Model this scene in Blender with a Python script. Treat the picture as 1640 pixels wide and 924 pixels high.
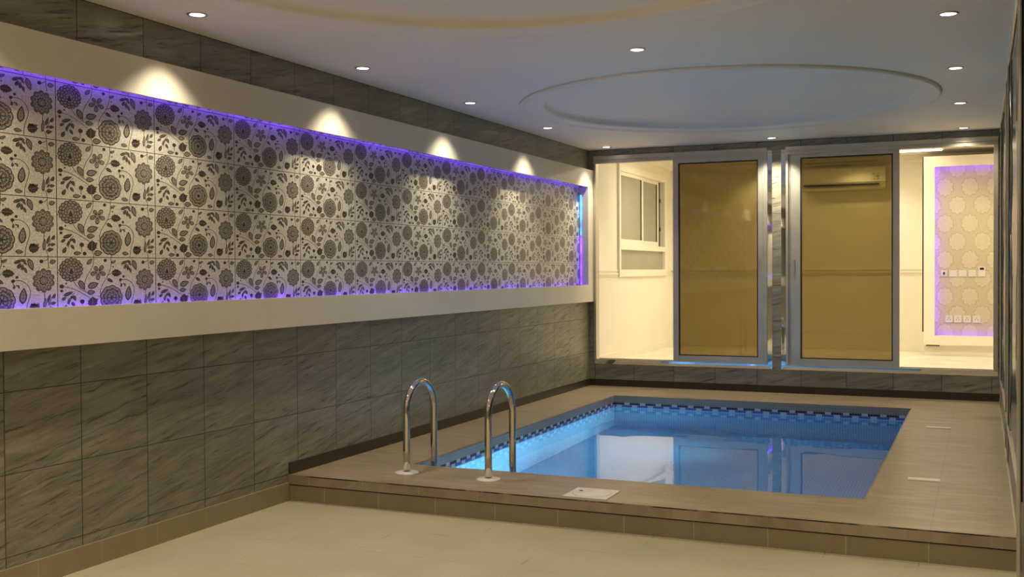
import bpy, bmesh, math, random
from mathutils import Matrix, Vector
random.seed(4)
for o in list(bpy.data.objects): bpy.data.objects.remove(o)
S = bpy.context.scene
COL = S.collection
PI = math.pi

# ---------------------------------------------------------------- camera, world, exposure
F_PX, YAW, PITCH, ROLL = 1709.79, math.radians(23.7798), math.radians(-0.9406), math.radians(-0.2995)
fw = Vector((-math.sin(YAW)*math.cos(PITCH), math.cos(YAW)*math.cos(PITCH), math.sin(PITCH)))
rt = Vector((math.cos(YAW), math.sin(YAW), 0)); up = rt.cross(fw)
r2 = rt*math.cos(ROLL) + up*math.sin(ROLL); u2 = up*math.cos(ROLL) - rt*math.sin(ROLL)
cam = bpy.data.objects.new('camera', bpy.data.cameras.new('camera')); COL.objects.link(cam)
cam.matrix_world = Matrix(((r2.x, u2.x, -fw.x, 0), (r2.y, u2.y, -fw.y, 0), (r2.z, u2.z, -fw.z, 1.5), (0, 0, 0, 1)))
cam.data.sensor_width = 36; cam.data.lens = 36*F_PX/1640; cam.data.clip_start = .02
S.camera = cam
w = bpy.data.worlds.new('night'); S.world = w; w.use_nodes = True
w.node_tree.nodes['Background'].inputs[0].default_value = (.02, .022, .03, 1)
w.node_tree.nodes['Background'].inputs[1].default_value = .3
S.view_settings.view_transform = 'Standard'; S.view_settings.look = 'None'
S.view_settings.gamma = 1; S.view_settings.use_curve_mapping = False
S.view_settings.exposure = 0.0
S.cycles.max_bounces = 14; S.cycles.diffuse_bounces = 6; S.cycles.transmission_bounces = 10
S.cycles.glossy_bounces = 6; S.cycles.transparent_max_bounces = 12
S.cycles.sample_clamp_indirect = 6; S.cycles.use_denoising = True
SPOT_W = 62.0          # power of one recessed spot in the pool hall
ROOM_SPOT_W = 44.0     # one in the bright room behind the doors
ROOM_STRIP = 9.0
LED_HALL = 15.0        # purple strips behind the wall frame
LED_ROOM = 19.0
POOL_W = 24.0
REAR_W = 145.0         # recessed spots behind the camera
WARM = (1.0, .88, .66)

# ---------------------------------------------------------------- dimensions
L, B, R = -4.1734, 11.69, .164
DK, CE = .1702, 2.886
YN = -2.6                       # wall behind the camera
FX = -4.109                     # face of the white wall frame
ST = 5.813                      # front of the step
PX0, PX1, PY0, PY1 = -3.584, -.62, 6.454, 10.819
WZ = .045                       # water level

# ---------------------------------------------------------------- helpers
def obj(name, bm, mats=None, parent=None, smooth=False, loc=None):
    me = bpy.data.meshes.new(name); bm.normal_update(); bm.to_mesh(me); bm.free()
    for m in (mats if isinstance(mats, (list, tuple)) else [mats]):
        if m: me.materials.append(m)
    if smooth:
        for p in me.polygons: p.use_smooth = True
    o = bpy.data.objects.new(name, me); COL.objects.link(o)
    if parent: o.parent = parent
    if loc: o.location = loc
    return o
def tag(o, label=None, cat=None, group=None, kind=None):
    if label: o['label'] = label
    if cat: o['category'] = cat
    if group: o['group'] = group
    if kind: o['kind'] = kind
    return o
def struct(name, bm, m, **k):
    return tag(obj(name, bm, m, **k), kind='structure')
def empty(name, loc=(0, 0, 0)):
    o = bpy.data.objects.new(name, None); COL.objects.link(o); o.location = loc; o.empty_display_size = .1
    return o
def box(bm, x0, x1, y0, y1, z0, z1, mi=0, bev=0):
    vs = [bm.verts.new(p) for p in ((x0,y0,z0),(x1,y0,z0),(x1,y1,z0),(x0,y1,z0),(x0,y0,z1),(x1,y0,z1),(x1,y1,z1),(x0,y1,z1))]
    fs = [bm.faces.new([vs[i] for i in q]) for q in ((3,2,1,0),(4,5,6,7),(0,1,5,4),(1,2,6,5),(2,3,7,6),(3,0,4,7))]
    for f in fs: f.material_index = mi
    if bev:
        es = set(e for f in fs for e in f.edges)
        r = bmesh.ops.bevel(bm, geom=list(es), offset=bev, segments=2, affect='EDGES', profile=.7)
        for f in r['faces']: f.material_index = mi
    return fs
def bx(*a, **k):
    bm = bmesh.new(); box(bm, *a, **k); return bm
def boxes(lst, bev=0):
    bm = bmesh.new()
    for a in lst: box(bm, *a, bev=bev)
    return bm
def lathe(bm, prof, n=32, c=(0, 0), mi=0):
    rings = []
    for r, z in prof:
        rings.append([bm.verts.new((c[0]+r*math.cos(2*PI*i/n), c[1]+r*math.sin(2*PI*i/n), z)) for i in range(n)] if r > 1e-6 else [bm.verts.new((c[0], c[1], z))])
    for a, b in zip(rings, rings[1:]):
        for i in range(n):
            j = (i+1) % n
            if len(a) == 1 and len(b) == 1: continue
            if len(a) == 1: f = bm.faces.new((a[0], b[j], b[i]))
            elif len(b) == 1: f = bm.faces.new((a[i], a[j], b[0]))
            else: f = bm.faces.new((a[i], a[j], b[j], b[i]))
            f.material_index = mi
    return rings
def tube(bm, pts, r, n=16, caps=True, mi=0):
    pts = [Vector(p) for p in pts]; rings = []
    ref = None
    for i, p in enumerate(pts):
        t = (pts[min(i+1, len(pts)-1)] - pts[max(i-1, 0)]).normalized()
        if ref is None: ref = t.orthogonal().normalized()
        ref = (ref - t*ref.dot(t)).normalized(); b = t.cross(ref)
        rings.append([bm.verts.new(p + r*(ref*math.cos(2*PI*k/n) + b*math.sin(2*PI*k/n))) for k in range(n)])
    for a, b in zip(rings, rings[1:]):
        for k in range(n): bm.faces.new((a[k], a[(k+1) % n], b[(k+1) % n], b[k])).material_index = mi
    if caps:
        bm.faces.new(rings[0][::-1]); bm.faces.new(rings[-1])

# ---------------------------------------------------------------- materials
class N:
    def __init__(s, name):
        s.m = bpy.data.materials.new(name); s.m.use_nodes = True; s.t = s.m.node_tree
        s.b = s.t.nodes['Principled BSDF']; s.out = s.t.nodes['Material Output']
    def n(s, typ, **k):
        x = s.t.nodes.new(typ)
        for a, v in k.items(): setattr(x, a, v)
        return x
    def l(s, a, b): s.t.links.new(a, b)
    def put(s, inp, v):
        if hasattr(v, 'is_output') or hasattr(v, 'links'): s.l(v, inp)
        else: inp.default_value = v
    def math(s, op, a, b=0.0, c=0.0):
        x = s.n('ShaderNodeMath', operation=op)
        s.put(x.inputs[0], a); s.put(x.inputs[1], b); s.put(x.inputs[2], c)
        return x.outputs[0]
    def xyz(s):
        tc = s.n('ShaderNodeTexCoord'); sp = s.n('ShaderNodeSeparateXYZ'); s.l(tc.outputs['Object'], sp.inputs[0])
        return sp.outputs
    def comb(s, a, b, c=0.0):
        x = s.n('ShaderNodeCombineXYZ')
        for i, v in enumerate((a, b, c)): s.put(x.inputs[i], v)
        return x.outputs[0]
    def noise(s, vec, scale, detail=4, rough=.55, dist=0):
        x = s.n('ShaderNodeTexNoise'); s.l(vec, x.inputs['Vector'])
        x.inputs['Scale'].default_value = scale; x.inputs['Detail'].default_value = detail
        x.inputs['Roughness'].default_value = rough; x.inputs['Distortion'].default_value = dist
        return x.outputs[0]
    def ramp(s, f, stops):
        x = s.n('ShaderNodeValToRGB'); s.l(f, x.inputs[0]); e = x.color_ramp.elements
        for i, (p, c) in enumerate(stops):
            el = e[i] if i < 2 else e.new(p)
            el.position = p; el.color = (*c, 1)
        return x.outputs[0]
    def val(s, f, lo, hi, a=0., b=1.):
        x = s.n('ShaderNodeMapRange'); s.put(x.inputs[0], f)
        for i, v in enumerate((lo, hi, a, b)): x.inputs[i+1].default_value = v
        return x.outputs[0]
    def mix(s, f, a, b, mode='MIX'):
        x = s.n('ShaderNodeMix', data_type='RGBA', blend_type=mode)
        s.put(x.inputs[0], f); 
        for i, v in ((6, a), (7, b)):
            if isinstance(v, tuple): x.inputs[i].default_value = (*v, 1)
            else: s.l(v, x.inputs[i])
        return x.outputs[2]
    def line(s, u, period, off, width):      # 1 on a joint
        q = s.math('FRACT', s.math('DIVIDE', s.math('SUBTRACT', u, off), period))
        d = s.math('MULTIPLY', s.math('MINIMUM', q, s.math('SUBTRACT', 1.0, q)), period)
        return s.math('LESS_THAN', d, width/2)
    def cell(s, u, period, off):
        return s.math('FLOOR', s.math('DIVIDE', s.math('SUBTRACT', u, off), period))
    def bump(s, h, dist=.003, strength=.6):
        x = s.n('ShaderNodeBump'); x.inputs['Distance'].default_value = dist; x.inputs['Strength'].default_value = strength
        s.l(h, x.inputs['Height']); s.l(x.outputs[0], s.b.inputs['Normal'])
    def base(s, c):
        if isinstance(c, tuple): s.b.inputs['Base Color'].default_value = (*c, 1)
        else: s.l(c, s.b.inputs['Base Color'])
def plain(name, c, rough=.5, metal=0., spec=.5, noise=.04, scale=6):
    k = N(name)
    tc = k.n('ShaderNodeTexCoord')
    f = k.noise(tc.outputs['Object'], scale)
    lo = tuple(max(0, v*(1-noise*2)) for v in c); hi = tuple(min(1, v*(1+noise*2)) for v in c)
    k.base(k.ramp(f, [(.3, lo), (.7, hi)]))
    k.b.inputs['Roughness'].default_value = rough; k.b.inputs['Metallic'].default_value = metal
    k.b.inputs['Specular IOR Level'].default_value = spec
    return k.m
def emit(name, c, st):
    k = N(name); e = k.n('ShaderNodeEmission'); e.inputs[0].default_value = (*c, 1); e.inputs[1].default_value = st
    k.l(e.outputs[0], k.out.inputs[0]); return k.m

def stone(name, axis, pu, ou, pv, ov, tint=(1.2, 1.17, 1.08), rough=.32):
    """grey slate-look wall tile: wispy diagonal cleft marks, thin dark joints"""
    k = N(name); X = k.xyz(); u = X[axis]; v = X[2]
    joint = k.math('MAXIMUM', k.line(u, pu, ou, .005), k.line(v, pv, ov, .004))
    cu = k.cell(u, pu*2, ou); cv = k.cell(v, pv, ov)
    wn = k.n('ShaderNodeTexWhiteNoise', noise_dimensions='2D'); k.l(k.comb(cu, cv), wn.inputs['Vector'])
    rnd = wn.outputs['Value']
    off = k.math('MULTIPLY', rnd, 37.0)
    a = math.radians(11)
    uu = k.math('ADD', k.math('MULTIPLY', u, math.cos(a)), k.math('MULTIPLY', v, math.sin(a)))
    vv = k.math('SUBTRACT', k.math('MULTIPLY', v, math.cos(a)), k.math('MULTIPLY', u, math.sin(a)))
    warp = k.noise(k.comb(uu, vv, off), 3.0, 3)
    vv = k.math('ADD', vv, k.math('MULTIPLY', warp, .06))
    p1 = k.comb(k.math('MULTIPLY', uu, 2.6), k.math('MULTIPLY', vv, 24.0), off)
    p2 = k.comb(k.math('MULTIPLY', uu, 4.2), k.math('MULTIPLY', vv, 66.0), off)
    n1 = k.noise(p1, 1.0, 5, .6, .6); n2 = k.noise(p2, 1.0, 4, .65, .4)
    n3 = k.noise(k.comb(uu, vv, off), 4.0, 5, .6)
    c = k.ramp(n1, [(.28, (.120, .112, .084)), (.5, (.185, .175, .138)), (.72, (.25, .24, .195))])
    cleft = k.math('MULTIPLY', k.val(n2, .36, .43, 1, 0), k.val(n1, .64, .50, 0, 1))
    c = k.mix(k.math('MULTIPLY', cleft, .85), c, (.045, .040, .028))
    hl = k.val(n2, .60, .72)
    c = k.mix(k.math('MULTIPLY', hl, .5), c, (.38, .37, .31))
    c = k.mix(k.val(n3, .52, .75, 0, .45), c, (.15, .115, .085))
    c = k.mix(k.val(n3, .46, .25, 0, .4), c, (.12, .14, .115))
    c = k.mix(k.val(rnd, 0, 1, 0, .22), c, (.09, .085, .07))
    c = k.mix(1.0, c, tint, 'MULTIPLY')
    c = k.mix(joint, c, (.022, .020, .014))
    k.base(c); k.b.inputs['Roughness'].default_value = rough
    h = k.math('SUBTRACT', k.math('ADD', n1, k.math('MULTIPLY', cleft, -.5)), joint)
    k.bump(h, .004, .7)
    return k.m

M = {}
M['stone_left'] = stone('slate_tile_side', 1, .4655, 3.59, .3875, .170)
M['stone_back'] = stone('slate_tile_end', 0, .4655, -2.24, .3875, .170, (1.45, 1.42, 1.36))  # same slate, tint raised: the end wall's stronger light put into its colour
M['plaster'] = plain('cream_plaster', (.56, .53, .46), .55, noise=.02)
M['frame_white'] = plain('off_white_frame', (.65, .60, .49), .42, noise=.015, scale=2)
M['ceiling'] = plain('ceiling_paint', (.78, .735, .63), .6, noise=.012, scale=1.2)
M['black'] = plain('dark_brown_skirting', (.035, .024, .016), .35)
M['chrome'] = plain('polished_steel', (.62, .58, .50), .06, 1.0, noise=.01)
M['satin'] = plain('satin_steel', (.60, .57, .52), .28, 1.0, noise=.02)
M['mirror'] = plain('mirror_strip', (.86, .88, .88), .03, 1.0, noise=.0)
M['alu'] = plain('brushed_aluminium', (.56, .53, .45), .40, .75, noise=.03)
M['gasket'] = plain('dark_gasket', (.025, .018, .012), .5)
M['white_plastic'] = plain('white_plastic', (.60, .575, .51), .35, noise=.02)
M['cream_wall'] = plain('cream_wall', (.83, .79, .66), .55, noise=.01, scale=2)
M['cream_trim'] = plain('cream_trim', (.84, .79, .66), .4, noise=.01)
M['cream_floor'] = plain('cream_marble', (.74, .69, .55), .18, noise=.05, scale=3)
M['frost'] = plain('frosted_glass', (.33, .32, .24), .25, noise=.03, scale=2)
M['gloss_white'] = plain('glossy_white_casing', (.88, .86, .78), .22, noise=.01)
M['dark'] = plain('black_plastic', (.02, .018, .016), .4)
M['lamp'] = emit('lamp_disc', (1, .90, .76), 11)
M['pool_lens'] = emit('pool_lamp_lens', (.72, .93, 1.0), 5)
M['strip_lamp'] = emit('linear_lamp', (1, .86, .62), ROOM_STRIP)

def led(name, axis, st, col=(.13, .04, 1.0)):
    k = N(name); X = k.xyz(); u = X[axis]
    f = k.noise(k.comb(u, 0.0, 0.0), 3.2, 3, .6)
    e = k.n('ShaderNodeEmission'); e.inputs[0].default_value = (*col, 1)
    k.l(k.math('MULTIPLY', k.val(f, .36, .62, .25, 1.5), st), e.inputs[1])
    k.l(e.outputs[0], k.out.inputs[0]); return k.m
M['led_y'] = led('violet_led_along', 1, LED_HALL)
M['led_z'] = led('violet_led_upright', 2, LED_HALL*.4)
M['led_blue'] = led('blue_led_upright', 2, LED_HALL*.35, (.06, .32, 1.0))
M['led_rx'] = led('violet_led_room', 0, LED_ROOM, (.20, .07, 1))
M['led_rz'] = led('violet_led_room_upright', 2, LED_ROOM, (.20, .07, 1))

def mat_floor():
    k = N('beige_floor_tile'); X = k.xyz(); x, y = X[0], X[1]
    j = k.math('MAXIMUM', k.line(x, .4655, -2.62, .005), k.line(y, .4655, 5.372, .005))
    tc = k.comb(x, y)
    n = k.noise(tc, 2.2, 5); vein = k.noise(k.comb(k.math('MULTIPLY', x, 1.3), k.math('MULTIPLY', y, 5)), 2.5, 5, .6, .8)
    c = k.ramp(n, [(.3, (.335, .290, .185)), (.7, (.385, .340, .225))])
    c = k.mix(k.val(vein, .6, .8, 0, .3), c, (.44, .39, .275))
    patch = k.noise(tc, 4.5, 3)
    c = k.mix(k.math('MULTIPLY', j, k.val(patch, .54, .62, .08, .9)), c, (.12, .095, .055))
    c = k.mix(k.val(k.noise(k.comb(k.math('MULTIPLY', x, 2), k.math('MULTIPLY', y, 14)), 3, 3), .68, .76, 0, .35), c, (.24, .19, .11))
    k.base(c); k.b.inputs['Roughness'].default_value = .45
    return k.m
M['floor'] = mat_floor()
def mat_skirt(name, axis, off, c1, c2, per=.4055):
    k = N(name); X = k.xyz(); u = X[axis]
    n = k.noise(k.comb(k.math('MULTIPLY', u, 2), X[2]), 3, 5)
    c = k.ramp(n, [(.3, c1), (.7, c2)])
    c = k.mix(k.line(u, per, off, .006), c, (.30, .26, .18))
    k.base(c); k.b.inputs['Roughness'].default_value = .4; return k.m
M['skirt_x'] = mat_skirt('step_skirting', 0, -3.492, (.185, .142, .072), (.215, .170, .092))
M['skirt_y'] = mat_skirt('side_skirting', 1, 4.17, (.235, .185, .105), (.275, .22, .13))
def mat_deck(vertical=False):
    k = N('brown_deck_tile' + ('_edge' if vertical else '')); X = k.xyz(); x, y = X[0], X[1]
    st = k.comb(k.math('MULTIPLY', x, 1.6), k.math('MULTIPLY', y, 9.0), X[2])
    n = k.noise(st, 1.6, 6, .6, .5); n2 = k.noise(st, 6.0, 4, .6); big = k.noise(k.comb(x, y), 1.3, 3)
    c = k.ramp(n, [(.3, (.200, .150, .088)), (.55, (.275, .218, .135)), (.75, (.345, .285, .185))])
    c = k.mix(k.val(n2, .35, .5, .35, 0), c, (.14, .095, .058))
    c = k.mix(k.val(big, .45, .7, 0, .35), c, (.30, .235, .16))
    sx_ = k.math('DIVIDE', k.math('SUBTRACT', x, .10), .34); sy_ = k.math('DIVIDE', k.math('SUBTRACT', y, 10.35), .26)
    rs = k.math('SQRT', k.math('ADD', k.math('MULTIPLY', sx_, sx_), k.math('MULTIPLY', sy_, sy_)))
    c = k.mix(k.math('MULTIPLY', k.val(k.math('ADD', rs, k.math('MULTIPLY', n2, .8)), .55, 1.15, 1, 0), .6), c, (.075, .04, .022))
    if vertical: j = k.line(x, .4055, -3.20, .006)
    else: j = k.math('MAXIMUM', k.line(x, .62, -.24, .004), k.line(y, .62, 5.813-.02, .004))
    c = k.mix(k.math('MULTIPLY', j, .55), c, (.33, .28, .20) if vertical else (.10, .07, .045))
    if vertical:
        ch = k.math('MULTIPLY', k.math('GREATER_THAN', X[2], .1625), k.val(k.noise(k.comb(k.math('MULTIPLY', x, 3.0), 0.0), 1.0, 4), .42, .50))
        c = k.mix(ch, c, (.018, .014, .010))
    k.base(c); k.b.inputs['Roughness'].default_value = .36; k.bump(n, .001, .3); return k.m
M['deck'] = mat_deck(); M['deck_edge'] = mat_deck(True)
def mat_mosaic(name, axis, off):
    k = N(name); X = k.xyz(); u = X[axis]; z = X[2]
    t = .0245
    grout = k.math('MAXIMUM', k.line(u, t, off, .0022), k.line(z, t, .050, .0022))
    ph = k.math('FRACT', k.math('DIVIDE', k.math('SUBTRACT', u, off), t*7))
    row1 = k.math('MULTIPLY', k.math('GREATER_THAN', z, .0755), k.math('LESS_THAN', z, .0995))
    row2 = k.math('MULTIPLY', k.math('GREATER_THAN', z, .0505), k.math('LESS_THAN', z, .0755))
    top = k.math('GREATER_THAN', z, .0995)
    low = k.math('LESS_THAN', z, .0505)
    dash = k.math('MULTIPLY', row1, k.math('LESS_THAN', ph, 4.6/7))
    sq = k.math('MULTIPLY', k.math('GREATER_THAN', ph, 1.1/7), k.math('LESS_THAN', ph, 3.5/7))
    wn = k.n('ShaderNodeTexWhiteNoise', noise_dimensions='2D')
    k.l(k.comb(k.cell(u, t, off), k.cell(z, t, .050)), wn.inputs['Vector'])
    blue = k.mix(wn.outputs['Value'], (.06, .27, .50), (.12, .38, .62))
    c = k.mix(top, blue, (.19, .18, .155))
    c = k.mix(row1, c, (.40, .40, .44))
    c = k.mix(dash, c, (.012, .014, .035))
    c = k.mix(row2, c, (.05, .085, .32))
    c = k.mix(k.math('MULTIPLY', row2, sq), c, (.42, .46, .52))
    g = k.math('MULTIPLY', grout, k.math('SUBTRACT', 1.0, k.math('MULTIPLY', top, .8)))
    g = k.math('MULTIPLY', g, k.math('SUBTRACT', 1.0, k.math('MULTIPLY', k.math('MAXIMUM', row1, row2), .75)))
    c = k.mix(g, c, (.66, .72, .76))
    k.base(c); k.b.inputs['Roughness'].default_value = .25; return k.m
M['mos_x'] = mat_mosaic('pool_mosaic_end', 0, -3.584)
M['mos_y'] = mat_mosaic('pool_mosaic_side', 1, 6.454)
def mat_poolfloor():
    k = N('pool_mosaic_floor'); X = k.xyz()
    g = k.math('MAXIMUM', k.line(X[0], .0245, 0, .0022), k.line(X[1], .0245, 0, .0022))
    n = k.noise(k.comb(X[0], X[1]), 30, 2)
    k.base(k.mix(g, k.ramp(n, [(.3, (.045, .24, .50)), (.7, (.09, .34, .62))]), (.3, .5, .6))); return k.m
M['mos_floor'] = mat_poolfloor()
def mat_water():
    k = N('pool_water'); k.b.inputs['Base Color'].default_value = (.80, .93, 1, 1)
    k.b.inputs['Transmission Weight'].default_value = 1; k.b.inputs['IOR'].default_value = 1.333
    k.b.inputs['Roughness'].default_value = 0.0
    tc = k.n('ShaderNodeTexCoord')
    n = k.noise(tc.outputs['Object'], 1.6, 2, .4)
    k.bump(n, .012, .25); return k.m
M['water'] = mat_water()
def mat_glass(name, tint, refl=1.0):
    k = N(name); tr = k.n('ShaderNodeBsdfTransparent'); tr.inputs[0].default_value = (*tint, 1)
    gl = k.n('ShaderNodeBsdfGlossy'); gl.inputs['Roughness'].default_value = 0.01
    fr = k.n('ShaderNodeFresnel'); fr.inputs[0].default_value = 1.5
    mx = k.n('ShaderNodeMixShader'); k.l(k.math('MULTIPLY', fr.outputs[0], refl), mx.inputs[0])
    k.l(tr.outputs[0], mx.inputs[1]); k.l(gl.outputs[0], mx.inputs[2]); k.l(mx.outputs[0], k.out.inputs[0]); return k.m
M['bronze'] = mat_glass('bronze_tinted_glass', (.47, .425, .285), .9)
M['darkmirror'] = plain('bronze_mirror', (.050, .040, .024), .22, .45, noise=.08, scale=1.5)
M['etch'] = plain('etched_pattern', (.17, .165, .13), .5)

def mat_damask():
    k = N('damask_wallpaper'); X = k.xyz(); x, z = X[0], X[2]
    def ring(ox, oz):
        fx = k.math('SUBTRACT', k.math('FRACT', k.math('DIVIDE', k.math('SUBTRACT', x, ox), .29)), .5)
        fz = k.math('SUBTRACT', k.math('FRACT', k.math('DIVIDE', k.math('SUBTRACT', z, oz), .46)), .5)
        ax = k.math('MULTIPLY', fx, .29); az = k.math('MULTIPLY', fz, .40)
        d = k.math('SQRT', k.math('ADD', k.math('MULTIPLY', ax, ax), k.math('MULTIPLY', az, az)))
        an = k.math('ARCTAN2', az, ax)
        sc = k.math('MULTIPLY', k.math('ABSOLUTE', k.math('SINE', k.math('MULTIPLY', an, 5.0))), .018)
        dd = k.math('SUBTRACT', d, sc)
        r = k.math('MULTIPLY', k.math('GREATER_THAN', dd, .080), k.math('LESS_THAN', dd, .092))
        petals = k.math('MULTIPLY', k.math('LESS_THAN', dd, .045), k.math('GREATER_THAN', dd, .036))
        return k.math('MAXIMUM', r, k.math('MULTIPLY', petals, .35)), k.math('LESS_THAN', dd, .080)
    a, ai = ring(0, 0); b, bi = ring(.145, .23)
    n = k.noise(k.comb(x, z), 34, 3)
    c = k.mix(k.math('MAXIMUM', ai, bi), (.47, .40, .27), (.53, .46, .32))
    br = k.val(n, .40, .55, .1, .8)
    c = k.mix(k.math('MULTIPLY', k.math('MAXIMUM', a, b), br), c, (.36, .29, .18))
    c = k.mix(k.val(n, .56, .64, 0, .3), c, (.40, .33, .21))
    k.base(c); k.b.inputs['Roughness'].default_value = .5; return k.m
M['damask'] = mat_damask()

# ---------------------------------------------------------------- hall shell
HY1, HX1 = 15.2, 2.4            # far wall and right end of the room behind
RF, RC = .40, 3.01              # its floor and ceiling
struct('floor', bx(L-.05, 1.0, YN, ST+.02, -.1, 0), M['floor'])
bm = bmesh.new()
for a in ((L-.35, L, YN, B, 0, 1.24), (L-.35, L, YN, B, 2.56, CE+.1), (L-.35, L-.045, YN, B, 1.24, 2.56), (L-.045, L, 11.486, B, 1.24, 2.56)): box(bm, *a)
struct('wall_left', bm, M['stone_left'])
struct('baseboard_left', boxes([(L, L+.012, YN, ST, 0, .120)], .002), M['skirt_y'])
struct('baseboard_left', boxes([(L, L+.012, ST, B, DK, DK+.078)], .002), M['black'])
struct('baseboard_far', boxes([(L+.012, R, B-.012, B, DK, DK+.078)], .002), M['black'])
# end wall with its two openings
O1, O2, OZ0, OZ1 = (-4.105, -2.13), (-1.93, .142), .445, 2.785
bm = bmesh.new()
for a in ((L-.35, R+.1, B, B+.11, 0, OZ0), (L-.35, R+.1, B, B+.11, OZ1, CE+.12), (L-.35, O1[0], B, B+.11, OZ0, OZ1),
          (O1[1], O2[0], B, B+.11, OZ0, OZ1), (O2[1], R+.1, B, B+.11, OZ0, OZ1)): box(bm, *a)
struct('wall_far', bm, M['stone_back'])
# right wall: slate piers, plinth, dark mirrored bays
bm = bmesh.new(); box(bm, R+.012, R+.3, YN, B+.1, 0, CE+.1)
box(bm, R, R+.012, ST, B, DK, .42)
for y0, y1 in ((11.05, B), (7.95, 8.62), (5.45, 5.64), (3.0, 3.4), (.6, 1.0)): box(bm, R, R+.012, y0, y1, .42 if y0 > 5 else 0, CE)
struct('wall_right', bm, M['stone_left'])
struct('wall_near', bx(L-.2, R+.3, YN-.1, YN, 0, CE), M['plaster'])
struct('trim_1', boxes([(R-.01, R, YN, B, CE-.035, CE)], .002), M['satin'])
struct('trim_2', boxes([(R-.010, R, ST+.02, B-.012, DK, DK+.02), (R-.010, R+.010, ST, B-.001, .42, .444)], .002), M['satin'])

# ceiling with two round recesses
C1, C2, CR = (-1.985, 4.15), (-1.985, 8.885), 1.70
bm = bmesh.new(); edges = []
cs = [bm.verts.new(p) for p in ((L-.1, YN, CE), (R+.1, YN, CE), (R+.1, B+.05, CE), (L-.1, B+.05, CE))]
for i in range(4): edges.append(bm.edges.new((cs[i], cs[(i+1) % 4])))
for c in (C1, C2):
    ring = [bm.verts.new((c[0]+CR*math.cos(2*PI*i/96), c[1]+CR*math.sin(2*PI*i/96), CE)) for i in range(96)]
    for i in range(96): edges.append(bm.edges.new((ring[i], ring[(i+1) % 96])))
bmesh.ops.triangle_fill(bm, use_beauty=True, use_dissolve=False, edges=edges)
for f in bm.faces:
    if f.normal.z > 0: f.normal_flip()
for c in (C1, C2):
    lathe(bm, [(CR, CE), (CR-.003, CE-.014), (CR-.012, CE-.024), (CR-.028, CE-.026), (CR-.040, CE-.018), (CR-.050, CE-.014), (CR-.11, CE-.012), (CR-.17, CE-.008), (CR-.195, CE-.012), (CR-.210, CE-.004),
               (CR-.216, CE+.012), (CR-.222, CE+.030), (CR-.26, CE+.044), (CR-.36, CE+.055), (CR-.7, CE+.068), (CR-1.1, CE+.075), (0, CE+.078)], 96, c)
bmesh.ops.remove_doubles(bm, verts=bm.verts, dist=1e-5)
box(bm, L-.3, R+.3, YN-.1, B+.1, CE+.16, CE+.2)
o = struct('ceiling', bm, M['ceiling'])
for p in o.data.polygons: p.use_smooth = len(p.vertices) == 4 and abs(p.normal.z) < .9999

# ---------------------------------------------------------------- raised deck, pool, water
bm = bmesh.new()
DZ = .108
for a in ((L, R, ST-.006, PY0-.006, DZ, DK), (L, PX0-.006, PY0-.006, PY1+.006, DZ, DK), (PX1+.006, R, PY0-.006, PY1+.006, DZ, DK), (L, R, PY1+.006, B, DZ, DK)): box(bm, *a)
for f in bm.faces:
    if f.normal.y < -.5 and f.calc_center_median().y < ST: f.material_index = 1
bm.normal_update()
for f in bm.faces:
    if f.normal.y < -.5 and f.calc_center_median().y < ST: f.material_index = 1
struct('pool_deck', bm, [M['deck'], M['deck_edge']])
struct('deck_riser', boxes([(L, R, ST, ST+.02, 0, DZ-.007)], .0015), M['skirt_x'])
PD = -1.15
bm = bmesh.new()
t = .08; e = .006; ztop = DK-.006
box(bm, PX0-t, PX0-e, PY0-t, PY1+t, PD, DZ-.004, 1); box(bm, PX1+e, PX1+t, PY0-t, PY1+t, PD, DZ-.004, 1)
box(bm, PX0-e, PX0+e, PY0-e, PY1+e, PD, ztop, 1); box(bm, PX1-e, PX1+e, PY0-e, PY1+e, PD, ztop, 1)
box(bm, PX0+e, PX1-e, PY1-e, PY1+e, PD, ztop, 0); box(bm, PX0+e, PX1-e, PY0-e, PY0+e, PD, ztop, 0)
box(bm, PX0-e, PX1+e, PY1+e, PY1+t, PD, DZ-.004, 0); box(bm, PX0-e, PX1+e, PY0-t, PY0-e, PD, DZ-.004, 0)
box(bm, PX0, PX1, PY0, PY1, PD-.05, PD, 2)
struct('pool_basin', bm, [M['mos_x'], M['mos_y'], M['mos_floor']])
bm = bmesh.new(); nx, ny = 12, 16
bmesh.ops.create_grid(bm, x_segments=nx, y_segments=ny, size=.5)
for v in bm.verts: v.co = Vector((PX0 + (v.co.x+.5)*(PX1-PX0), PY0 + (v.co.y+.5)*(PY1-PY0), WZ))
tag(obj('pool_water', bm, M['water']), 'still clear blue water filling the mosaic tiled pool', 'water', kind='stuff')

# ---------------------------------------------------------------- white wall frame, floral tiles, LED strips
bm = bmesh.new(); z0, z1, zi0, zi1, ye = 1.143, 2.652, 1.336, 2.451, 11.485
lip = .022; YS = -1.4
box(bm, FX-lip, FX, YS, B, z0, zi0); box(bm, FX-lip, FX, YS, B, zi1, z1)
box(bm, L-.0, FX, ye, B, zi0, zi1)
box(bm, L, FX-lip, YS, B, z0, z0+.03); box(bm, L, FX-lip, YS, B, z1-.03, z1)
box(bm, L, FX-lip, ye, B, z0+.03, zi0); box(bm, L, FX-lip, ye, B, zi1, z1-.03)
box(bm, L-.04, L, ye, ye+.001, zi0, zi1)
struct('trim_3', bm, M['frame_white'])

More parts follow.
